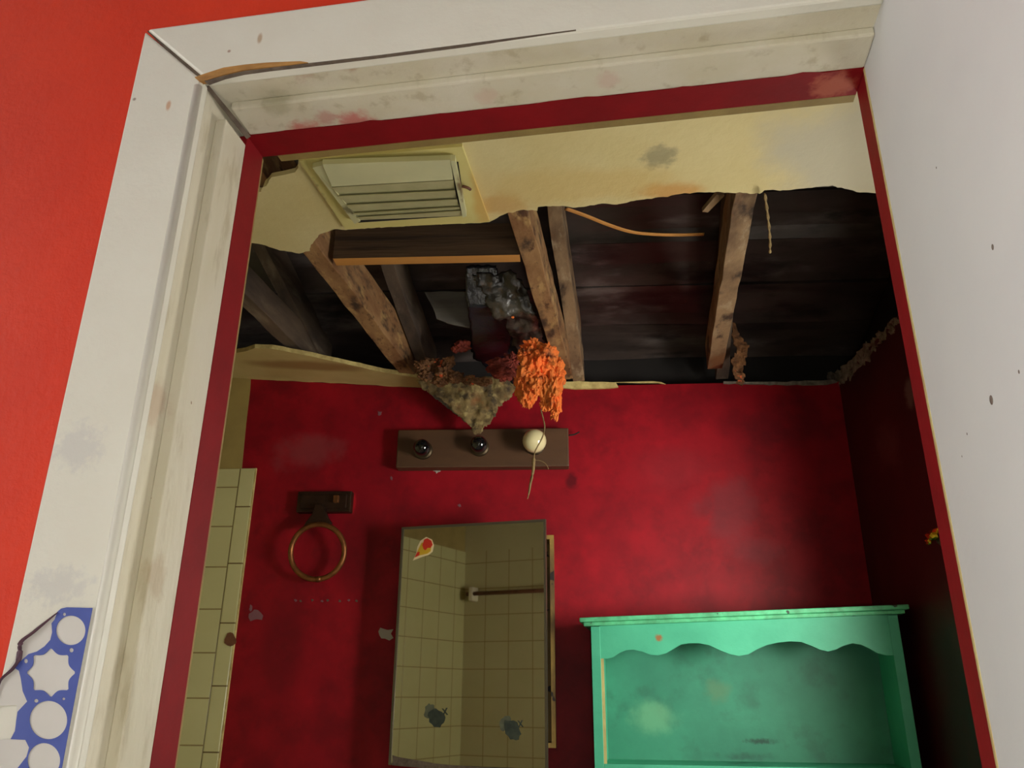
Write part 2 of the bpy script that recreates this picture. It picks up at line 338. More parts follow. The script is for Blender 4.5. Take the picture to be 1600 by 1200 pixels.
M['teal_shaded'] = mat('shaded_turquoise_back_paint', (58, 148, 118), .55, (44, 122, 98), 5, .8, tq, bump=.15, bscale=30, more=(((40, 96, 78), 7, .60, .5),))  # same turquoise paint, darkened to hold the shade inside the shelf
M['teal_e'] = mat('turquoise_worn_edge', (96, 206, 150), .5, (60, 120, 84), 26, .7, bump=.3, fine=((40, 66, 50), 34, .66))
M['raw'] = mat('unpainted_inner_edge', (196, 182, 120), .7, (150, 140, 90), 20, .5)
M['chipw'] = mat('exposed_plaster_chip', (168, 160, 150), .8)
M['chipp'] = mat('pale_pink_chip', (128, 84, 92), .8)
M['brasshook'] = mat('polished_brass_hook', (240, 205, 70), .22, metal=1)
M['greymetal'] = mat('grey_hook_plate', (120, 112, 104), .4, metal=.6)
M['ceramic'] = mat('white_ceramic', (226, 220, 196), .2)
M['rust'] = mat('rusty_rod', (120, 74, 48), .5, (86, 50, 34), 30, .8)
M['blue'] = mat('blue_print', (62, 78, 156), .45, (76, 92, 168), 30, .6, fine=((190, 196, 226), 65, .76))
M['sheet'] = mat('white_vinyl_sheet', (206, 202, 196), .45, (196, 192, 184), 20, .5, [(D(uz(22, 1065, .64)[0], .64, uz(22, 1065, .64)[1]), (.006, .02, .004), (170, 120, 120), 90, 1, .6)])
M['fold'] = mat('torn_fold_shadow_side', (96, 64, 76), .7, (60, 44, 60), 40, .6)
M['floor'] = mat('worn_floor', (190, 180, 160), .6, (160, 148, 130), 3, .6)
M['hall_block'] = mat('dark_hall_light_block', (70, 56, 46), .7, (60, 48, 40), 3, .6)
M['glass'] = bpy.data.materials.new('window_glass'); M['glass'].use_nodes = True
_n = M['glass'].node_tree; _n.nodes.clear()
_o = _n.nodes.new('ShaderNodeOutputMaterial'); _m = _n.nodes.new('ShaderNodeMixShader'); _t = _n.nodes.new('ShaderNodeBsdfTransparent'); _g = _n.nodes.new('ShaderNodeBsdfGlossy')
_m.inputs[0].default_value = .06; _g.inputs['Roughness'].default_value = .02
_n.links.new(_t.outputs[0], _m.inputs[1]); _n.links.new(_g.outputs[0], _m.inputs[2]); _n.links.new(_m.outputs[0], _o.inputs[0])

ST = dict(kind='structure')
XL, XR, YB, ZC = -1.5, 1.035, 2.85, 2.44
def zc(x): return ZC + max(0, (-.5-x))*.0714          # the ceiling rises a little to the left at the back
# ------------------------------------------------------------------ room shell
bm = NB(); box(bm, (-3, -2.5, -.1), (2.2, 3.1, 0)); link('floor', bm, M['floor'], **ST)
bm = NB(); dbox(bm, -2.3, .34, -2.3, -2.2, 0, 2.8); dbox(bm, -2.4, -2.3, -2.3, -.7, 0, 2.8); link('added_unseen_hall_walls', bm, M['hall_block'], **ST)  # unseen dark hall walls, added to cut light entering by the door
bm = NB(); dbox(bm, -2.3, .34, -2.2, .674, 2.8, 2.88); link('added_unseen_hall_ceiling', bm, M['hallwhite'], **ST)  # unseen hall ceiling, added with those walls to hold back world light
UO0, UO1, ZO = -.50, .276, 2.03       # rough opening
# door wall: orange hall face and tiled bathroom face
bm = NB()
dbox(bm, -2.3, UO0, .675, .70, 0, 3.7); dbox(bm, UO0, .262, .675, .70, ZO, 3.7); link('wall_front', bm, M['orange'], **ST)
bm = NB()
dbox(bm, -2.3, UO0, .70, .80, 0, 3.7); dbox(bm, UO0, UO1, .70, .80, ZO, 3.7); dbox(bm, UO1, 1.6, .70, .80, 0, 3.7); link('wall_front.001', bm, M['tile_d'], **ST)
# white hall wall running towards the viewer right beside the doorway
bm = NB(); dbox(bm, .264, .34, -2.2, .699, 0, 3.7); dbox(bm, .264, .28, .699, .757, 0, 3.7); hw = link('wall_hall', bm, M['hallwhite'], **ST)
for px, py, s in ((1551, 386, 3.2), (1549, 625, 5), (1592, 581, 2), (1511, 678, 1.5), (1503, 713, 1.2), (1463, 262, 1.5)):
    c = hit(px, py, D(.264, 0, 0), DU); bm = NB(); r = s*.0006
    q = bmesh.ops.create_icosphere(bm, subdivisions=2, radius=r)
    for v in bm.verts: v.co = c + DU*(v.co.x*.25) + DD*v.co.y + Vector((0, 0, v.co.z*1.3))
    link('paint_speck', bm, M['speck'], hw, smooth=True)
# back wall with a slightly ragged top
top = [Vector((XL-.12, YB, 2.52)), Vector((-1.2, YB, 2.49)), Vector((-.9, YB, 2.469)), Vector((-.5, YB, 2.44)), Vector((0, YB, 2.438)), Vector((.4, YB, 2.442)), Vector((.8, YB, 2.444)), Vector((XR+.12, YB, 2.44))]
bm = NB(); prism(bm, [Vector((XR+.12, YB, 0)), Vector((XL-.12, YB, 0))] + top, (0, .1, 0)); wb = link('wall_back', bm, M['red'], **ST)
bm = NB(); box(bm, (XL-.12, .5, 0), (XL, YB, 2.125)); wl = link('wall_left', bm, M['tile_l'], **ST)
bm = NB(); box(bm, (XL-.12, .5, 2.125), (XL-.004, YB, 2.51)); link('upper_wall', bm, M['tan'], wl)
# right wall with a window opening
WY0, WY1, WZ0, WZ1 = 1.36, 2.06, 1.15, 2.02
bm = NB()
for a, b in (((XR, .6, 0), (XR+.12, YB, WZ0)), ((XR, .6, WZ1), (XR+.12, YB, ZC)), ((XR, .6, WZ0), (XR+.12, WY0, WZ1)), ((XR, WY1, WZ0), (XR+.12, YB, WZ1))): box(bm, a, b)
wr = link('wall_right', bm, M['redshaded'], **ST)
bm = NB()
for a, b in (((XR+.02, WY0, WZ0), (XR+.06, WY1, WZ0+.04)), ((XR+.02, WY0, WZ1-.04), (XR+.06, WY1, WZ1)), ((XR+.02, WY0, WZ0+.04), (XR+.06, WY0+.04, WZ1-.04)), ((XR+.02, WY1-.04, WZ0+.04), (XR+.06, WY1, WZ1-.04))): box(bm, a, b)
wn = link('window_1', bm, M['casing'], **ST)
bm = NB(); box(bm, (XR+.036, WY0+.04, WZ0+.04), (XR+.042, WY1-.04, WZ1-.04)); link('pane', bm, M['glass'], wn)
# cream paint border and trim tiles at the left end of the back wall
P = lambda x, y: onY(x, y, YB-.001)
bm = NB(); prism(bm, [Vector((XL+.001, YB-.001, 2.126)), Vector((XL+.001, YB-.001, zc(XL)-.001)), P(392, 592), P(391, 610), P(385, 660), P(378, 733), P(378, 736)], (0, -.003, 0)); link('cream_strip', bm, M['tan'], wb)
bm = NB(); box(bm, (XL+.001, YB-.009, .3), (-1.203, YB-.001, 2.127)); link('tile_field', bm, M['tile_f'], wb, bevel=.002)
bm = NB(); box(bm, (-1.2025, YB-.012, .3), (-1.146, YB-.001, 2.128)); tb = link('trim_tile', bm, M['tile_b'], wb, bevel=.004)
bm = NB(); box(bm, (-1.146, YB-.011, .3), (-1.142, YB-.001, 2.128)); link('trim_edge', bm, M['edge'], tb)
bm = NB(); q = [onY(360+9*math.cos(a)*(1+.2*math.sin(3*a)), 999+11*math.sin(a), YB-.013) for a in [k*math.pi/6 for k in range(12)]]; prism(bm, q, (0, -.002, 0)); link('missing_glaze_spot', bm, M['rust'], tb)
# peeled chips on the back wall
def chip(px, py, r, m, seed, ax=1.0):
    rn = random.Random(seed); q = []
    for k in range(11):
        a = k*2*math.pi/11; rr = r*rn.uniform(.5, 1.15); q.append(onY(px+rr*math.cos(a)*ax, py+rr*math.sin(a), YB-.0005))
    bm = NB(); prism(bm, q, (0, -.0015, 0)); link('paint_chip', bm, m, wb)
chip(603, 990, 12, M['chipw'], 1, 1.1); chip(399, 962, 11, M['chipp'], 2); chip(593, 646, 4, M['chipp'], 3); chip(612, 748, 4, M['chipp'], 4, .5)
chip(392, 950, 5, M['chipp'], 5, .5); chip(718, 790, 3, M['chipp'], 8); chip(683, 735, 5, M['chipw'], 9, 1.5)
for k, x in enumerate((462, 470, 488, 503, 512, 531, 545, 557)): chip(x, 938+(k % 2), 2.2, M['chipp'] if k % 3 == 0 else M['gap'], 20+k)
# torn plaster left along the top of the walls
bm = NB(); prism(bm, [P(880, 598), P(905, 597), P(940, 598), P(962, 599), P(966, 606), P(940, 608), P(900, 609), P(880, 607)], (0, -.01, 0), .03, .002, 3); link('torn_plaster_edge', bm, M['edge'], wb)
bm = NB(); prism(bm, [P(960, 598), P(1020, 596.5), P(1033, 598), P(1040, 601), P(1028, 599), P(1000, 599)], (0, -.006, 0)); link('torn_plaster_edge', bm, M['edge'], wb)
bm = NB(); prism(bm, [P(1130, 597), P(1220, 598), P(1300, 594), P(1308, 598), P(1290, 602), P(1220, 602), P(1130, 600)], (0, -.008, 0), .02, .002, 4); link('torn_plaster_edge', bm, M['greyedge'], wb)
PX = lambda x, y: onX(x, y, XR-.001)
bm = rag_bm([(1290, 590), (1312, 578), (1330, 560), (1345, 545), (1352, 536), (1375, 520), (1395, 500), (1408, 486), (1412, 500), (1395, 522), (1372, 540), (1362, 560), (1340, 578), (1322, 598), (1300, 604), (1285, 600)],
            PX, .006, 3, 40, .004, 8, 5); link('torn_plaster_edge', bm, M['greyedge'], wr)
# ------------------------------------------------------------------ what is left of the ceiling
front = [(1420, 304), (1372, 302), (1340, 299), (1300, 291), (1262, 293), (1230, 298), (1195, 297), (1188, 303), (1172, 302), (1120, 300), (1062, 303), (1030, 309), (1000, 312), (963, 320), (940, 318), (900, 325), (880, 322),
         (842, 323), (838, 330), (818, 328), (790, 334), (768, 345), (765, 347), (700, 350), (600, 355), (540, 359), (522, 358), (500, 366), (488, 380), (483, 392), (468, 396), (450, 393), (437, 391), (415, 384), (395, 380), (380, 378), (350, 372), (300, 345),
         (300, 300), (408, 299), (414, 290), (424, 277), (445, 273), (461, 269), (466, 262), (466, 240)]
pts = [onZ(x, y, ZC) for x, y in front] + [Vector((-.55, 1.0, ZC)), Vector((XR, .92, ZC))]
pts = [Vector((max(XL, min(XR, p.x)), p.y, ZC)) for p in pts]
bm = NB(); prism(bm, pts, (0, 0, .012), .008, 0, 2)
for v in bm.verts: 
    if v.co.y > 1.5: v.co.x += .004*noise.noise(v.co*110); v.co.y += .005*noise.noise(v.co*90)
link('ceiling', bm, M['ceil'], **ST)
nC = Vector((.0714, 0, 1)).normalized(); pC = lambda x, y: hit(x, y, Vector((-.5, 0, ZC)), nC)
q = [pC(x, y) for x, y in ((330, 548), (352, 553), (366, 552), (384, 549), (398, 544), (425, 545), (468, 553), (505, 561), (550, 571), (600, 582), (640, 588), (656, 592), (662, 600))]
q = [p for p in q if p.x > XL-.1] + [Vector((-.53, YB-.001, zc(-.53))), Vector((XL, YB-.001, zc(XL))), Vector((XL, 2.3, zc(XL)))]
q = [Vector((max(XL+.001, p.x), min(YB-.001, p.y), zc(p.x))) for p in q]
bm = NB(); prism(bm, q, (0, 0, .016), .03, .0015, 6)
bm.normal_update(); bmesh.ops.recalc_face_normals(bm, faces=bm.faces)
for f in bm.faces: f.material_index = 1 if abs(f.normal.z) < .6 else 0
link('ceiling.001', bm, [M['ceil2'], M['edge']], **ST)
# ------------------------------------------------------------------ doorway woodwork
CW = .66                                    # face of the casing
ui, zi, uo, zo = -.478, 2.007, -.566, 2.093 # casing inner and outer edges
bm = NB()    # left casing, mitred
g = .0012
hexa(bm, [D(uo,CW,0),D(ui,CW,0),D(ui,.676,0),D(uo,.676,0), D(uo,CW,zo-g*2),D(ui,CW,zi-g*2),D(ui,.676,zi-g*2),D(uo,.676,zo-g*2)])
lc = link('trim_1', bm, M['casing'], bevel=.003, **ST)
bm = NB()    # rounded bead along its inner edge
tube(bm, [D(ui-.003, CW+.001, 0), D(ui-.003, CW+.001, zi-.012)], .0048, 10); link('bead', bm, M['casing'], lc, smooth=True)
bm = NB()
hexa(bm, [D(ui+.003,CW,zi),D(.264,CW,zi),D(.264,.676,zi),D(ui+.003,.676,zi), D(uo+g*2,CW,zo),D(.264,CW,zo),D(.264,.676,zo),D(uo+g*2,.676,zo)])
hc = link('trim_2', bm, M['casing'], bevel=.003, **ST)
bm = NB(); prism(bm, [D(uo+.001,CW+.003,zo), D(uo+.003,CW+.003,zo), D(ui+.006,CW+.003,zi-.002), D(ui-.001,CW+.003,zi-.006)], DD*.002); link('mitre_gap', bm, M['gap'], lc)
# split strip of raw wood under the head casing
sp_ = [uz(x, y, CW) for x, y in ((305, 122), (322, 116), (350, 107), (385, 102), (420, 99), (470, 97), (482, 99), (450, 103), (420, 106), (380, 111), (350, 118), (325, 126), (312, 128))]
bm = NB(); prism(bm, [D(u, CW-.0015, z) for u, z in sp_], DD*.006); link('split_wood', bm, M['rawwood'], hc)
sp_ = [uz(x, y, CW) for x, y in ((320, 127), (350, 119), (380, 112), (420, 107), (478, 100), (600, 86), (900, 47), (900, 47.6), (600, 87), (480, 101.6), (420, 108.5), (380, 114), (350, 121), (325, 130))]
bm = NB(); prism(bm, [D(u, CW-.0008, z) for u, z in sp_], DD*.004); link('split_shadow', bm, M['gap'], hc)
# left jamb: flat, stop, painted rear; the same profile turns over the head
uf, us, zf, zs = -.4835, -.470, 2.011, 2.000
bm = NB()
dbox(bm, UO0+.001, uf, .6765, .8005, 0, zf)
lj = link('trim_3', bm, M['jamb'], **ST)
bm = NB(); dbox(bm, uf, us, .707, .757, 0, zs-.014); link('door_stop', bm, M['jamb'], lj, bevel=.0015)
bm = NB(); dbox(bm, uf, us, .757, .7995, 0, zs); link('painted_stop', bm, M['redjamb'], lj)
bm = NB(); dbox(bm, UO0+.001, .264, .6765, .8005, zf, ZO-.001); hj = link('trim_4', bm, M['jamb'], **ST)
bm = NB(); dbox(bm, us+.003, .264, .707, .757, zs, zf); link('door_stop', bm, M['jamb'], hj, bevel=.0025)
bm = NB(); dbox(bm, us, .264, .757, .7995, zs-.0003, zf); link('painted_stop', bm, M['redjamb'], hj)
bm = NB(); prism(bm, [D(uf-.0005,.677,zf-.002), D(uf+.004,.677,zf-.0005), D(us+.004,.757,zs-.0006), D(us-.001,.757,zs-.004)], DU*.001+Vector((0, 0, -.0008))); link('mitre_gap', bm, M['gap'], hj)
rn = random.Random(3)     # ragged brush strokes of red paint lapping onto the white
us_ = [(-.44+.022*k) for k in range(31)]
stk = [D(u, .757-abs(rn.gauss(0, .0022)), zs-.0006) for u in us_]
bm = NB(); prism(bm, stk + [D(us_[-1], .758, zs-.0006), D(us_[0], .758, zs-.0006)], (0, 0, .0005)); link('red_brush_edge', bm, M['redjamb'], hj)
# unpainted bathroom-side edge
bm = NB(); dbox(bm, UO0, us-.002, .8005, .806, 0, zs); link('rear_edge', bm, M['ochre'], lj)
bm = NB(); dbox(bm, us+.02, .264, .8005, .8125, zs, ZO); link('rear_edge', bm, M['ochre'], hj)
# right jamb: only its red rear shows past the white wall
bm = NB(); dbox(bm, .2645, UO1-.001, .758, .795, 0, zf); rj = link('trim_5', bm, M['redjamb'], **ST)
bm = NB(); dbox(bm, .2632, .2655, .7565, .7600, 0, zs); link('paint_edge', bm, M['yelledge'], rj)

# ------------------------------------------------------------------ attic: joists, rafters, boards
TA = math.tan(math.radians(19)); JD = Vector((math.sin(math.radians(6)), math.cos(math.radians(6)), 0)); JN = Vector((JD.y, -JD.x, 0))
def joist(name, x_at, y_at, y0, y1, z, w, h, m, label, group, off=0, seed=0, rot=0):
    a = Vector((x_at, y_at, 0)); bm = NB(); n = 26
    rings = []
    for k in range(n+1):
        y = y0+(y1-y0)*k/n; c = a + JD*((y-y_at)/JD.y); r = []
        for s, t in ((0, 0), (1, 0), (1, 1), (0, 1)):
            p = c + JN*(s*w) + Vector((0, 0, z+t*h + (rot*(y1-y))))
            p += Vector((noise.noise(p*9+Vector((seed, 0, 0))), 0, noise.noise(p*9+Vector((0, seed, 0)))*.7))*.005
            r.append(bm.verts.new(p))
        rings.append(r)
    for r, s in zip(rings, rings[1:]):
        for k in range(4): bm.faces.new((r[k], r[(k+1) % 4], s[(k+1) % 4], s[k]))
    bm.faces.new(rings[0][::-1]); bm.faces.new(rings[-1])
    return link(name, bm, m, None, label, name.split('_')[-1], group, bevel=.002)
GJ, GR = 'bare ceiling joists over the bathroom', 'sloping rafters beside the joists'
joist('ceiling_joist', -1.015, 2.25, .95, 2.83, 2.50, .05, .10, M['wood3'], 'dim ceiling joist at the far left beside the red door jamb', GJ, seed=1)
joist('ceiling_joist', -.692, 1.84, .95, 2.80, 2.455, .055, .135, M['wood2'], 'mottled brown ceiling joist left of the short cross block, running above the ring', GJ, seed=2)
joist('ceiling_joist', -.121, 1.728, .95, 2.82, 2.455, .052, .10, M['wood2'], 'splintered ceiling joist with orange wool hanging at its far end', GJ, seed=3)
joist('ceiling_joist', .419, 1.644, .95, 2.74, 2.455, .053, .10, M['wood'], 'lone rough ceiling joist above the turquoise shelf', GJ, seed=4)
def rafter(x, w, m, label, seed, z=2.455): return joist('roof_rafter', x, 2.8, 1.0, 2.84, z, w, .135, m, label, GR, seed=seed, rot=TA)
rafter(-.945, .045, M['wood3'], 'grey rafter rising behind the far left joist', 11, 2.502)
rafter(-.530, .045, M['wood3'], 'grey brown rafter against the right side of the mottled joist', 12)
rafter(.043, .043, M['wood'], 'brown rafter just right of the joist with the orange wool', 13)
rafter(.578, .045, M['wood3'], 'dark grey rafter against the right side of the lone rough joist', 14)
bm = NB()
a = D(0, 0, 0); p0 = onZ(520, 404, 2.455); p1 = onZ(812, 398, 2.455); t = Vector((0, .038, 0))
hexa(bm, [p0, p1, p1+t, p0+t, p0+Vector((0, 0, .10)), p1+Vector((0, 0, .10)), p1+t+Vector((0, 0, .10)), p0+t+Vector((0, 0, .10))])
bm.normal_update(); bmesh.ops.recalc_face_normals(bm, faces=bm.faces)
for f in bm.faces: f.material_index = 1 if f.normal.z < -.6 else 0
link('cross_block', bm, [M['block'], M['blockedge']], None, 'short dark wooden cross block with a bright orange lower edge between two joists', 'wood block')
# roof boards laid across the rafters
sdir = Vector((0, -1, TA)).normalized(); base = Vector((0, 2.93, 2.455+.155-.13*TA+.02))
for k in range(12):
    s0 = k*.198; bm = NB(); rn = random.Random(k); nx = 30; rows = []
    up_ = Vector((0, TA, 1)).normalized()
    for i in range(nx+1):
        x = -1.62+2.77*i/nx; r = []
        for s in (0, .25, .5, .75, 1):
            p = base + Vector((x, 0, 0)) + sdir*(s0+s*.192) ; h = .007*noise.noise(Vector((x*3, s0*5+s*2.2, k*2.3))) + .010*(s-.5)**2*4*((k % 2)*.6+.4) + rn.uniform(-.0004, .0004)
            r.append(bm.verts.new(p-up_*h))
        rows.append(r)
    for a_, b_ in zip(rows, rows[1:]):
        for j in range(4): bm.faces.new((a_[j], a_[j+1], b_[j+1], b_[j]))
    ex = bmesh.ops.extrude_face_region(bm, geom=list(bm.faces)); bmesh.ops.translate(bm, verts=[v for v in ex['geom'] if isinstance(v, bmesh.types.BMVert)], vec=up_*.02)
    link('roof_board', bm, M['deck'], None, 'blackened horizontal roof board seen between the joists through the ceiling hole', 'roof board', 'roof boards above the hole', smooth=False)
# dark closing boards of the attic space (roof underlay, eave and gable sides)
bm = NB(); q0 = base + sdir*-.05 + Vector((0, .02, .03)); q1 = base + sdir*2.5 + Vector((0, 0, .03))
hexa(bm, [(-1.7, q0.y, q0.z), (1.3, q0.y, q0.z), (1.3, q1.y, q1.z), (-1.7, q1.y, q1.z), (-1.7, q0.y, q0.z+.03), (1.3, q0.y, q0.z+.03), (1.3, q1.y, q1.z+.03), (-1.7, q1.y, q1.z+.03)])
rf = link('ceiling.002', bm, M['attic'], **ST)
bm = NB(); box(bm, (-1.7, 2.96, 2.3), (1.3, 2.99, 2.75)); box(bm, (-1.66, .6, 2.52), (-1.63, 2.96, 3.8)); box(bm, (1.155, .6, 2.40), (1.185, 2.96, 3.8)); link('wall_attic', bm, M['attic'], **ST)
bm = NB(); prism(bm, [onY(x, y, 2.45) for x, y in ((663, 456), (700, 455), (732, 457), (734, 512), (700, 505), (682, 498), (676, 480))], (0, .006, 0), .02, .0015, 2)
link('broken_board', bm, M['deckgrey'], None, 'pale grey broken board piece behind the black plastic, right of the grey brown rafter', 'board')

# ------------------------------------------------------------------ exhaust fan
vt = empty('exhaust_fan_grille', onZ(610, 300, ZC-.03), 'yellowed plastic exhaust fan grille with dirty slats on the cream ceiling', 'vent')
Q = lambda x, y, z: onZ(x, y, z)
bm = NB(); prism(bm, [Q(467, 251, 2.431), Q(722, 229, 2.431), Q(765, 347, 2.431), Q(540, 358, 2.431)], (0, 0, .008)); link('mounting_plate', bm, M['ventplate'], vt)
zg = 2.412
bm = NB()
prism(bm, [Q(503, 257, zg), Q(704, 250, zg), Q(708, 281, zg), Q(518, 292, zg)], (0, 0, .014)); link('flat_panel', bm, M['vent'], vt, bevel=.001)
slats = [((519, 293), (709, 282), (711, 297), (527, 306)), ((528, 307), (711, 298), (714, 311), (541, 320)), ((542, 321), (714, 312), (718, 323), (549, 333)), ((551, 334), (718, 324), (720, 329), (556, 339)), ((557, 340), (721, 330), (723, 337), (563, 344))]
for k, s in enumerate(slats):
    bm = NB(); p = [Q(x, y, zg) for x, y in s]; p[0].z += .000; p[1].z += .000; p[2].z += .009; p[3].z += .009
    p = [Q(x, y, zg + (0 if i < 2 else .007)) for i, (x, y) in enumerate(s)]
    hexa(bm, p + [v+Vector((0, 0, .002)) for v in p]); link('slat', bm, M['slat'], vt)
bm = NB(); prism(bm, [Q(500, 262, 2.426), Q(716, 255, 2.426), Q(728, 337, 2.426), Q(560, 348, 2.426)], (0, 0, .004)); link('dark_backing', bm, M['dark'], vt)
bm = NB(); prism(bm, [Q(704, 251, zg-.001), Q(711, 252, zg-.001), Q(729, 338, zg-.001), Q(723, 340, zg-.001)], (0, 0, .016)); link('side_rail', bm, M['vent'], vt)
bm = NB(); prism(bm, [Q(488, 262, 2.418), Q(504, 258, 2.414), Q(519, 293, 2.414), Q(563, 346, 2.414), Q(554, 350, 2.416)], (0, 0, .012)); link('side_rail', bm, M['vent'], vt)
bm = NB(); tube(bm, spline([Q(722, 291, 2.42), Q(730, 293, 2.418), Q(735, 296, 2.42)], 4), .0035, 8); link('clip', bm, M['rust'], vt, smooth=True)

# ------------------------------------------------------------------ light bar over the mirror
lb = empty('vanity_light_bar', (-.29, 2.80, 2.10), 'brown wooden three-bulb light bar on the red wall above the mirror', 'light fixture')
bm = NB(); hexa(bm, [(-.606, 2.80, 2.113), (.025, 2.80, 2.113), (.025, 2.8495, 2.113), (-.606, 2.8495, 2.113), (-.606, 2.80, 2.258), (.025, 2.80, 2.258), (.025, 2.8495, 2.258), (-.606, 2.8495, 2.258)])
link('backboard', bm, M['barwood'], lb, bevel=.004)
def bulb(px, py, r, m, yc):
    c = onY(px, py, yc); cbm = NB(); tube(cbm, [Vector((c.x, 2.7995, c.z)), Vector((c.x, 2.787, c.z)), Vector((c.x, 2.783, c.z))], [.034, .034, .028], 32); co = link('socket_ring', cbm, M['collar'], lb, smooth=False)
    bm = NB(); n = 24; prof = []
    for k in range(13):
        a = math.pi*k/12*.82; prof.append((r*math.sin(a), yc - r*math.cos(a)))
    prof += [(.017, max(yc+r*.95, 2.77)), (.017, 2.787)]
    rings = []
    for rad, y in prof[1:]: rings.append([bm.verts.new((c.x+rad*math.cos(2*math.pi*k/n), y, c.z+rad*math.sin(2*math.pi*k/n))) for k in range(n)])
    tip = bm.verts.new((c.x, prof[0][1], c.z))
    for k in range(n): bm.faces.new((tip, rings[0][k], rings[0][(k+1) % n]))
    for a_, b_ in zip(rings, rings[1:]):
        for k in range(n): bm.faces.new((a_[k], a_[(k+1) % n], b_[(k+1) % n], b_[k]))
    bm.faces.new(rings[-1]); return link('bulb', bm, m, lb, smooth=True)
bulb(659, 699, .031, M['bulbdark'], 2.757); bulb(748, 694, .031, M['bulbdark'], 2.757)
b3 = bulb(835, 689, .0435, M['bulbwhite'], 2.735); b3['label'] = 'round white opal bulb'

# ------------------------------------------------------------------ towel ring
tr = empty('towel_ring', (-.86, 2.80, 1.70), 'worn brass towel ring hanging from a dark bronze plate on the red wall', 'towel ring')
bm = NB(); box(bm, (-.965, 2.815, 1.955), (-.765, 2.8495, 2.032)); box(bm, (-.95, 2.808, 1.968), (-.78, 2.815, 2.02)); link('mounting_plate', bm, M['bronze'], tr, bevel=.005)
bm = NB(); prism(bm, [onY(x, y, 2.785) for x, y in ((493, 787), (501, 786), (507, 795), (512, 808), (518, 817), (510, 822), (495, 820), (482, 824), (470, 829), (478, 815), (487, 803))], (0, .022, 0)); link('hanger', bm, M['bronze'], tr, bevel=.003)
bm = NB(); rc = onY(496, 862, 2.79); n = 48; q = []
for k in range(n+1):
    a = 2*math.pi*k/n; q.append(rc+Vector((.096*math.cos(a), -.012*math.sin(a), .094*math.sin(a))))
rings = []
for k in range(n):
    a = 2*math.pi*k/n; c = q[k]; rdir = Vector((math.cos(a), 0, math.sin(a)))
    rings.append([bm.verts.new(c+(rdir*math.cos(2*math.pi*j/10)+Vector((0, 1, 0))*math.sin(2*math.pi*j/10))*.0095) for j in range(10)])
for k in range(n):
    r, s = rings[k], rings[(k+1) % n]
    for j in range(10): bm.faces.new((r[j], r[(j+1) % 10], s[(j+1) % 10], s[j]))
link('ring', bm, M['brass'], tr, smooth=True)
bm = NB(); tube(bm, [rc+Vector((.002, -.0115*-1, -.0945)), rc+Vector((.018, .0115, -.092))], .0105, 10); link('joint_sleeve', bm, M['brass'], tr, smooth=True)
bm = NB(); box(bm, (-.826, 2.792, 1.985), (-.806, 2.808, 2.012)); link('screw_block', bm, M['brass'], tr, bevel=.003)

# ------------------------------------------------------------------ medicine cabinet, mirror door ajar
mc = empty('medicine_cabinet', (-.29, 2.80, 1.14), 'surface medicine cabinet with a mirror door standing slightly ajar on the red wall', 'cabinet')
HL = Vector((-.557, 2.740, 0)); HA = math.radians(-13.7); MU = Vector((math.cos(HA), math.sin(HA), 0)); MN = Vector((MU.y, -MU.x, 0))   # MN faces the room
MW, MZ0, MZ1 = .515, 1.137, 1.883
def MP(s, z, o=0): return HL + MU*s + Vector((0, 0, z)) + MN*o
bx0, bx1 = -.555, onY(867, 1000, 2.755).x; bz0 = 1.19; bz1 = onY(867, 836, 2.755).z
bm = NB(); t = .014
box(bm, (bx0, 2.755, bz0), (bx0+t, 2.8495, bz1)); box(bm, (bx1-t, 2.755, bz0), (bx1, 2.8495, bz1)); box(bm, (bx0+t, 2.755, bz0), (bx1-t, 2.8495, bz0+t)); box(bm, (bx0+t, 2.755, bz1-t), (bx1-t, 2.8495, bz1)); box(bm, (bx0+t, 2.843, bz0+t), (bx1-t, 2.8495, bz1-t))
link('cabinet_body', bm, M['cabwood'], mc)
def mslab(s0, s1, za, zb, zc_, zd, o0, o1):
    bm = NB(); hexa(bm, [MP(s0,za,o1), MP(s1,zb,o1), MP(s1,zb,o0), MP(s0,za,o0), MP(s0,zc_,o1), MP(s1,zd,o1), MP(s1,zd,o0), MP(s0,zc_,o0)]); return bm
TL, TRt, BL, BR = MZ1, MZ1+.001, MZ0, MZ0-.002
mdoor = link('mirror_door', mslab(0, MW, BL, BR, TL, TRt, -.008, -.001), M['steel'], mc)
link('mirror_glass', mslab(.007, MW-.007, BL+.006, BR+.006, TL-.007, TRt-.007, -.001, .002), M['mirror'], mdoor)
bm = mslab(0, MW, TL-.008, TRt-.008, TL, TRt, 0, .0045)
for args in ((0, .008, BL, BL, TL-.008, TL-.008), (MW-.007, MW, BR, BR, TRt-.008, TRt-.008)):
    b2 = mslab(*args, 0, .0045); me_ = bpy.data.meshes.new('t'); b2.to_mesh(me_); bm.from_mesh(me_); b2.free(); bpy.data.meshes.remove(me_)
link('mirror_frame', bm, M['steel'], mdoor)
# loss of silvering along the bottom edge
onM = lambda x, y, o=.0035: hit(x, y, HL+MN*o, MN)
bm = NB(); prism(bm, [onM(x, y, .0032) for x, y in ((613, 1180), (622, 1183), (640, 1186), (658, 1189), (680, 1193), (720, 1197), (780, 1201), (850, 1206), (850, 1216), (613, 1196))], -MN*.001); link('desilvered_edge', bm, M['gap'], mdoor)
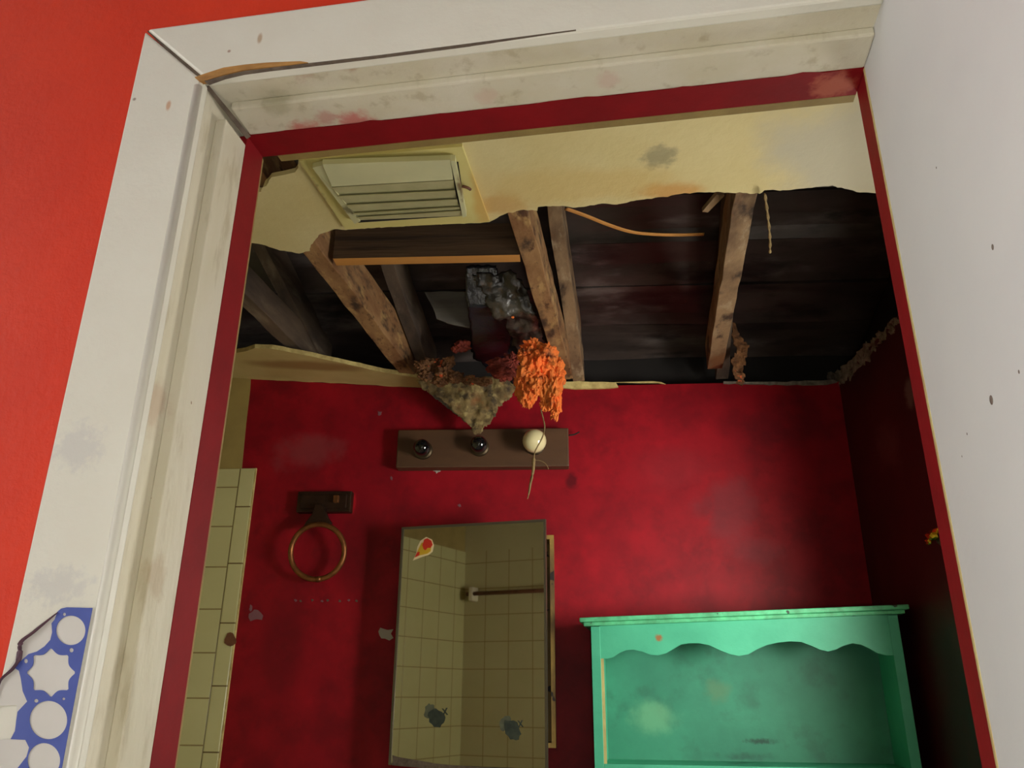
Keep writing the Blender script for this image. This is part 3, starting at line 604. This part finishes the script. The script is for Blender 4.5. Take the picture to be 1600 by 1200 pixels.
# stickers and smudged marks on the glass
def flat(name, px, o, m, parent=None, th=.0006, **k):
    bm = NB(); prism(bm, [onM(x, y, o) for x, y in px], MN*th); return link(name, bm, m, parent, **k)
stk = empty('flame_sticker', onM(661, 870, .0022), 'small red and yellow flame-shaped sticker in the top left corner of the mirror', 'sticker')
flat('sticker_backing', [(645, 876), (650, 866), (652, 855), (657, 845), (666, 839), (675, 843), (678, 852), (676, 862), (670, 867), (660, 870)], .0022, M['stk_w'], stk)
flat('yellow_print', [(650, 868), (654, 858), (659, 848), (667, 848), (674, 853), (673, 861), (668, 865), (660, 867), (655, 868)], .0030, M['stk_y'], stk)
flat('red_print', [(660, 852), (663, 843), (668, 841), (674, 845), (676, 851), (673, 856), (668, 856), (665, 860), (662, 858)], .0038, M['stk_r'], stk)
flat('red_print', [(648, 871), (652, 863), (656, 862), (655, 868)], .0038, M['stk_r'], stk)
def blob(cx, cy, rx, ry, ang, seed, n=18, j=.16):
    rn = random.Random(seed); o = []
    for k in range(n):
        a = 2*math.pi*k/n; r = 1+rn.uniform(-j, j); x, y = rx*r*math.cos(a), ry*r*math.sin(a)
        o.append((cx+x*math.cos(ang)-y*math.sin(ang), cy+x*math.sin(ang)+y*math.cos(ang)))
    return o
for cx, cy, nm, s in ((679, 1119, 'dark green smudged mark on the mirror, the left one, below the flame sticker', 1), (797, 1138, 'dark green smudged mark on the mirror, the right one, below the reflected rod', 2)):
    e = empty('mirror_smudge', onM(cx, cy+16, .0022), nm, 'smudge', 'dark marks on the mirror')
    flat('ghost_reflection', blob(cx-8, cy-8, 8, 12, .3, s), .0022, M['smudge_ghost'], e)  # grey blob paints the mark's own reflection in the glass
    flat('dark_print', blob(cx+3, cy+3, 12, 15 if s == 1 else 18, -.5, s+5), .0030, M['smudge'], e)
    for a_, b_ in (((cx+12, cy-12), (cx+20, cy-2)), ((cx+19, cy-13), (cx+13, cy-1))):
        flat('cross_stroke', [(a_[0]-1, a_[1]), (a_[0]+1, a_[1]), (b_[0]+1, b_[1]), (b_[0]-1, b_[1])], .0030, M['smudge'], e)
# ceramic-bracketed rod on the tiled wall beside the door, seen only in the mirror
rod = empty('towel_rod', D(-1.25, .86, 1.86), 'rusty brown rod in a white ceramic bracket, seen reflected in the mirror', 'towel rod')
bm = NB(); tube(bm, [D(-1.545, .862, 1.875), D(-.96, .862, 1.875)], .011, 12); link('rod', bm, M['rust'], rod, smooth=True)
bm = NB(); dbox(bm, -1.53, -1.50, .801, .876, 1.835, 1.915); link('bracket', bm, M['ceramic'], rod, bevel=.008)
bm = NB(); dbox(bm, -.965, -.935, .801, .876, 1.835, 1.915); link('bracket', bm, M['ceramic'], rod, bevel=.008)

# ------------------------------------------------------------------ turquoise shelf, askew against the wall
SA = math.radians(-7.0); SU = Vector((math.cos(SA), math.sin(SA), 0)); SN = Vector((SU.y, -SU.x, 0)); S0 = Vector((.046, 2.62, 0))
TI = .018                                     # the top leans
def SP(s, d, z): return S0 + SU*s - SN*d + Vector((0, 0, z))      # d: depth behind the front edge
onS = lambda x, y, d=0: hit(x, y, S0-SN*d, SN)
sh = empty('wall_shelf_unit', SP(.49, .1, 0), 'turquoise painted wooden shelf unit with a scalloped front apron in the right corner', 'shelf')
zt0, zt1 = onS(905, 965).z, onS(1415, 944).z; sw = .975
def sbox(s0, s1, d0, d1, z0, z1, tilt=0):
    bm = NB(); t0, t1 = tilt*s0, tilt*s1
    hexa(bm, [SP(s0,d0,z0+t0),SP(s1,d0,z0+t1),SP(s1,d1,z0+t1),SP(s0,d1,z0+t0),SP(s0,d0,z1+t0),SP(s1,d0,z1+t1),SP(s1,d1,z1+t1),SP(s0,d1,z1+t0)]); return bm
tl = (zt1-zt0)/sw
bm = sbox(0, sw, 0, .222, zt0-.014, zt0, tl)
b2 = sbox(.012, sw-.012, .008, .215, zt0-.026, zt0-.014, tl); me_ = bpy.data.meshes.new('t'); b2.to_mesh(me_); bm.from_mesh(me_); b2.free()
link('top_board', bm, M['teal_e'], sh, bevel=.003)
dF = .018                                      # front face of the posts
link('side_panel', sbox(.034, .062, dF, .212, .55, zt0-.026, 0), M['teal'], sh, bevel=.001)
link('raw_inner_strip', sbox(.062, .070, dF+.004, .02+dF, .55, 1.49, 0), M['raw'], sh)
link('side_panel', sbox(.915, .943, dF, .212, .55, zt0-.026+tl*.9, 0), M['teal'], sh, bevel=.001)
link('back_panel', sbox(.062, .915, .205, .212, .55, zt0-.03, 0), M['teal_shaded'], sh)
# scalloped apron
low = [(938, 1029), (950, 1029), (958, 1027), (968, 1020), (978, 1016), (989, 1015), (1003, 1018), (1016, 1023), (1028, 1024), (1040, 1021), (1052, 1014), (1064, 1007), (1077, 1005), (1092, 1005), (1108, 1008), (1125, 1016), (1140, 1022), (1155, 1025),
       (1170, 1022), (1184, 1014), (1198, 1008), (1215, 1004), (1235, 1002), (1252, 1003), (1268, 1009), (1281, 1015), (1294, 1018), (1306, 1015), (1318, 1009), (1332, 1005), (1345, 1007), (1358, 1013), (1370, 1020), (1384, 1024), (1396, 1024)]
lp = [onS(x, y, dF+.003) for x, y in low]
s_of = lambda p: (p-S0).dot(SU)
a0, a1 = s_of(lp[0]), .916
lp = [p for p in lp if s_of(p) < a1]
q = [SP(.061, dF+.003, zt0-.026+tl*.06), SP(.061, dF+.003, lp[0].z)] + lp + [SP(a1, dF+.003, lp[-1].z), SP(a1, dF+.003, zt0-.026+tl*a1)]
bm = NB(); prism(bm, q, -SN*.016); link('scalloped_apron', bm, M['teal'], sh, bevel=.0012)
zsf = onS(1180, 1199, dF).z
link('shelf_board', sbox(.0625, .9145, dF, .2045, zsf-.018, zsf, .004), M['teal'], sh, bevel=.001)
link('shelf_board', sbox(.062, .915, dF, .205, .72, .738, 0), M['teal'], sh, bevel=.001)

# ------------------------------------------------------------------ brass hook on the dark right wall
hk = empty('brass_hook', onX(1462, 850, XR), 'small crumpled brass hook glinting yellow on the dark red right wall', 'hook')
bm = wool_bm([(onX(1457, 838, XR-.03), (.012, .03, .014)), (onX(1452, 846, XR-.03), (.008, .02, .009)), (onX(1462, 830, XR-.026), (.007, .02, .008))], .35, 2, 3)
link('hook', bm, M['brasshook'], hk)
bm = wool_bm([(onX(1470, 838, XR-.008), (.008, .03, .028))], .25, 2, 5); link('backplate', bm, M['greymetal'], hk)

# ------------------------------------------------------------------ hanging debris
GI = 'torn roof insulation hanging from the hole'
plas = lambda x, y: onZ(x, y, 2.50 + .10*max(0, (480-y)/60))
bm = rag_bm([(727, 420), (776, 418), (792, 470), (800, 520), (795, 560), (760, 574), (738, 560), (733, 500), (728, 460)], plas, .004, 4, 14, .01, 3, 3)
link('black_plastic_sheet', bm, M['tar'], None, 'shiny black plastic sheet hanging down behind the cross block', 'plastic sheet', smooth=True)
bm = rag_bm([(738, 416), (806, 414), (824, 440), (838, 480), (850, 520), (850, 548), (840, 556), (825, 552), (810, 540), (800, 520), (790, 492), (776, 488), (760, 470), (757, 448), (745, 432)],
            lambda x, y: plas(x, y)-Vector((0, 0, .03)), .016, 3.5, 22, .006, 5, 4)
link('torn_foil', bm, M['foil'], None, 'crumpled dirty grey foil hanging between the cross block and the orange wool', 'foil', smooth=True)
pw = lambda x, y: onY(x, y, 2.60)
def woolpts(L, y, r): return [(onY(a, b, y+random.uniform(-.02, .02)), (rx*r, rx*r*.8, rz*r)) for a, b, rx, rz in L]
bm = wool_bm(woolpts([(832, 545, 16, 16), (850, 560, 20, 22), (868, 585, 14, 26), (864, 610, 13, 28), (868, 634, 9, 22), (842, 585, 16, 22), (826, 575, 14, 22), (815, 600, 11, 26), (824, 622, 10, 16), (852, 628, 8, 14), (838, 604, 12, 18), (818, 555, 10, 12)], 2.42, .0020), .55, 4, 1)
link('orange_insulation', bm, M['orangewool'], None, 'bright orange insulation wool clump hanging over the white bulb', 'insulation', GI)
bm = wool_bm(woolpts([(797, 478, 5, 13), (801, 490, 4, 8)], 2.3, .0019), .5, 3, 2)
link('orange_insulation', bm, M['orangewool'], None, 'tiny orange insulation tuft caught on the grey foil', 'insulation', GI)
bm = wool_bm(woolpts([(722, 541, 13, 10), (712, 546, 7, 6)], 2.55, .0021), .45, 3, 4)
link('red_insulation', bm, M['redwool'], None, 'small dull red insulation tuft left of the black plastic', 'insulation', GI)
bm = wool_bm(woolpts([(780, 572, 22, 12), (800, 565, 14, 16), (812, 590, 10, 14), (790, 585, 20, 10), (800, 572, 8, 8)], 2.60, .0019), .5, 4, 5)
link('red_insulation', bm, M['redwool'], None, 'red brown insulation clump under the black plastic sheet', 'insulation', GI)
bm = wool_bm(woolpts([(660, 572, 14, 10), (676, 570, 18, 11), (694, 582, 16, 13), (712, 590, 14, 9), (700, 566, 12, 9), (664, 586, 12, 8), (688, 596, 14, 8), (735, 594, 14, 8), (756, 596, 14, 7)], 2.60, .0020), .5, 4, 6)
link('brown_insulation', bm, M['brownwool'], None, 'brown matted insulation lying at the top of the wall left of the plastic', 'insulation', GI)
bm = rag_bm([(650, 596), (664, 590), (690, 590), (730, 590), (765, 588), (792, 592), (806, 604), (800, 620), (786, 630), (775, 645), (768, 660), (758, 668), (752, 677), (740, 679), (736, 668), (722, 655), (704, 640), (690, 625), (676, 618), (660, 608)],
            lambda x, y: onY(x, y, 2.70 + (.04 if y > 650 else .04*(y-590)/60 if y > 590 else 0)), .014, 3, 26, .004, 3, 7)
link('hanging_paper', bm, M['paper'], None, 'mouldy brown paper flap hanging in a point over the middle bulb', 'paper', smooth=True)
bm = rag_bm([(652, 597), (668, 594), (690, 606), (704, 622), (722, 640), (738, 658), (740, 672), (732, 664), (712, 648), (694, 634), (672, 616)], lambda x, y: onY(x, y, 2.785), .002, 3, 26, .003, 2, 9)
link('grey_paper_strip', bm, M['greyedge'], None, 'pale grey torn paper strip along the left edge of the mouldy flap', 'paper', smooth=True)
h_ = lambda x, y, d=2.41: onY(x, y, d)
bm = NB(); tube(bm, spline([h_(845, 640), h_(849, 655), h_(851, 668), h_(848, 682), h_(842, 694), h_(836, 706), h_(834, 718), h_(833, 735), h_(829, 755), h_(826, 772), h_(824, 780)], 4),
    [(.0022 if i < 24 else .0058-.0001*(i-24)*2.3) if i < 36 else max(.0008, .0026-.0004*(i-36)) for i in range(41)], 7)
link('hanging_strand', bm, M['fibre'], None, 'thin twisted fibre strand dangling in front of the white bulb', 'strand', smooth=True)
bm = NB(); tube(bm, spline([h_(836, 719), h_(845, 720), h_(853, 725), h_(857, 733)], 4), .0011, 6)
link('hanging_strand', bm, M['fibre'], None, 'short curled fibre hair just below and right of the white bulb', 'strand', smooth=True)
z_ = lambda x, y, z=2.56: onZ(x, y, z)
bm = NB(); tube(bm, spline([z_(884, 326), z_(915, 337), z_(950, 351), z_(985, 362), z_(1020, 366), z_(1060, 367), z_(1100, 366)], 6), .0075, 8, .35)
link('wood_lath', bm, M['blockedge'], None, 'thin curved yellow lath strip sagging below the roof boards', 'wood strip', smooth=True)
bm = NB(); p = [z_(x, y, 2.50) for x, y in ((1120, 304), (1132, 306), (1106, 332), (1097, 331))]; prism(bm, p, (0, 0, .012)); link('wood_splinter', bm, M['wood'], None, 'short wood splinter sticking out left of the lone rough joist', 'splinter')
z3 = lambda x, y: onZ(x, y, 2.42)
bm = NB(); tube(bm, spline([z3(1195, 303), z3(1198, 325), z3(1201, 350), z3(1203, 375), z3(1203, 394)], 5), [.002+.0012*(k % 3) for k in range(21)], 6)
link('dusty_cobweb', bm, M['fibre'], None, 'dusty cobweb strand hanging right of the lone rough joist', 'cobweb')
bm = rag_bm([(1141, 500), (1150, 503), (1155, 520), (1162, 530), (1170, 538), (1168, 556), (1163, 570), (1164, 596), (1158, 604), (1150, 598), (1143, 580), (1143, 560), (1150, 548), (1145, 530)], lambda x, y: onY(x, y, 2.64), .01, 3, 30, .006, 4, 12)
link('hanging_rag', bm, M['brownwool'], None, 'small brown rag of insulation hanging at the end of the lone rough joist', 'insulation', GI)
# dead hook wire at the right end of the light bar
bm = NB(); tube(bm, spline([onY(889, 680, 2.80), onY(897, 679, 2.81), onY(905, 675, 2.82)], 4), .003, 6); link('bent_nail', bm, M['dark'], None, 'bent black nail in the red wall at the right end of the light bar', 'nail')

# ------------------------------------------------------------------ torn blue and white vinyl on the left casing
def v_(off):
    def g(x, y):
        u, z = uz(x, y, CW-off); return D(max(uo+.003, min(ui-.006, u)), CW-off, z)
    return g
vn = empty('torn_vinyl_sheet', v_(.001)(70, 1200), 'torn white vinyl sheet with blue circle and star print stuck to the left door casing', 'vinyl sheet')
fill_curve('white_sheet', [[(92, 957), (145, 949), (80, 1290), (-60, 1290), (-60, 1157), (-20, 1156), (18, 1155), (25, 1135), (27, 1101), (0, 1103), (-60, 1108), (-60, 1085), (0, 1063), (24, 1030), (31, 1003)]], v_(.001), -DD*.0006, M['sheet'], vn)
def circ(cx, cy, rx, ry, n=36): return [(cx+rx*math.cos(2*math.pi*k/n), cy+ry*math.sin(2*math.pi*k/n)) for k in range(n)]
star = []
for k in range(80):
    a = 2*math.pi*k/80+.2; r = 1.16-.26*abs(math.sin(4*a))**.8; star.append((80+34*r*math.cos(a), 1051+34*r*math.sin(a)))
fill_curve('blue_print', [[(90, 956), (96, 951), (105, 949), (145, 950), (120, 1077), (97, 1200), (80, 1290), (-10, 1290), (28, 1200), (42, 1182), (46, 1168), (40, 1156), (17, 1155), (24, 1142), (26, 1125), (28, 1112), (43, 1096), (36, 1080), (33, 1060), (30, 1048), (24, 1044),
    (32, 1034), (45, 1022), (58, 1018), (70, 1010), (79, 1000), (82, 988), (81, 974), (86, 968)],
    circ(111, 985, 23, 23), star, circ(76, 1125, 29.5, 30), circ(69, 1188, 25.5, 27), circ(101, 960, 2.6, 2.6, 10), circ(112, 1016, 3.5, 3.5, 10), circ(57, 1095, 3.5, 3, 10), circ(100, 1092, 2.5, 2, 10), circ(41, 1033, 3, 3.5, 10)],
    v_(.0018), -DD*.0005, M['blue'], vn)
bm = NB(); pts = [v_(.003)(x, y) for x, y in ((-40, 1092), (0, 1064), (18, 1047), (28, 1034), (31, 1018), (33, 1003), (52, 988), (70, 973), (90, 957))]
tube(bm, spline(pts, 4), [.0006+.0022*math.sin(math.pi*k/32)**.7 if k < 33 else .0006 for k in range(33)], 8, .4); link('torn_fold', bm, M['fold'], vn, smooth=True)
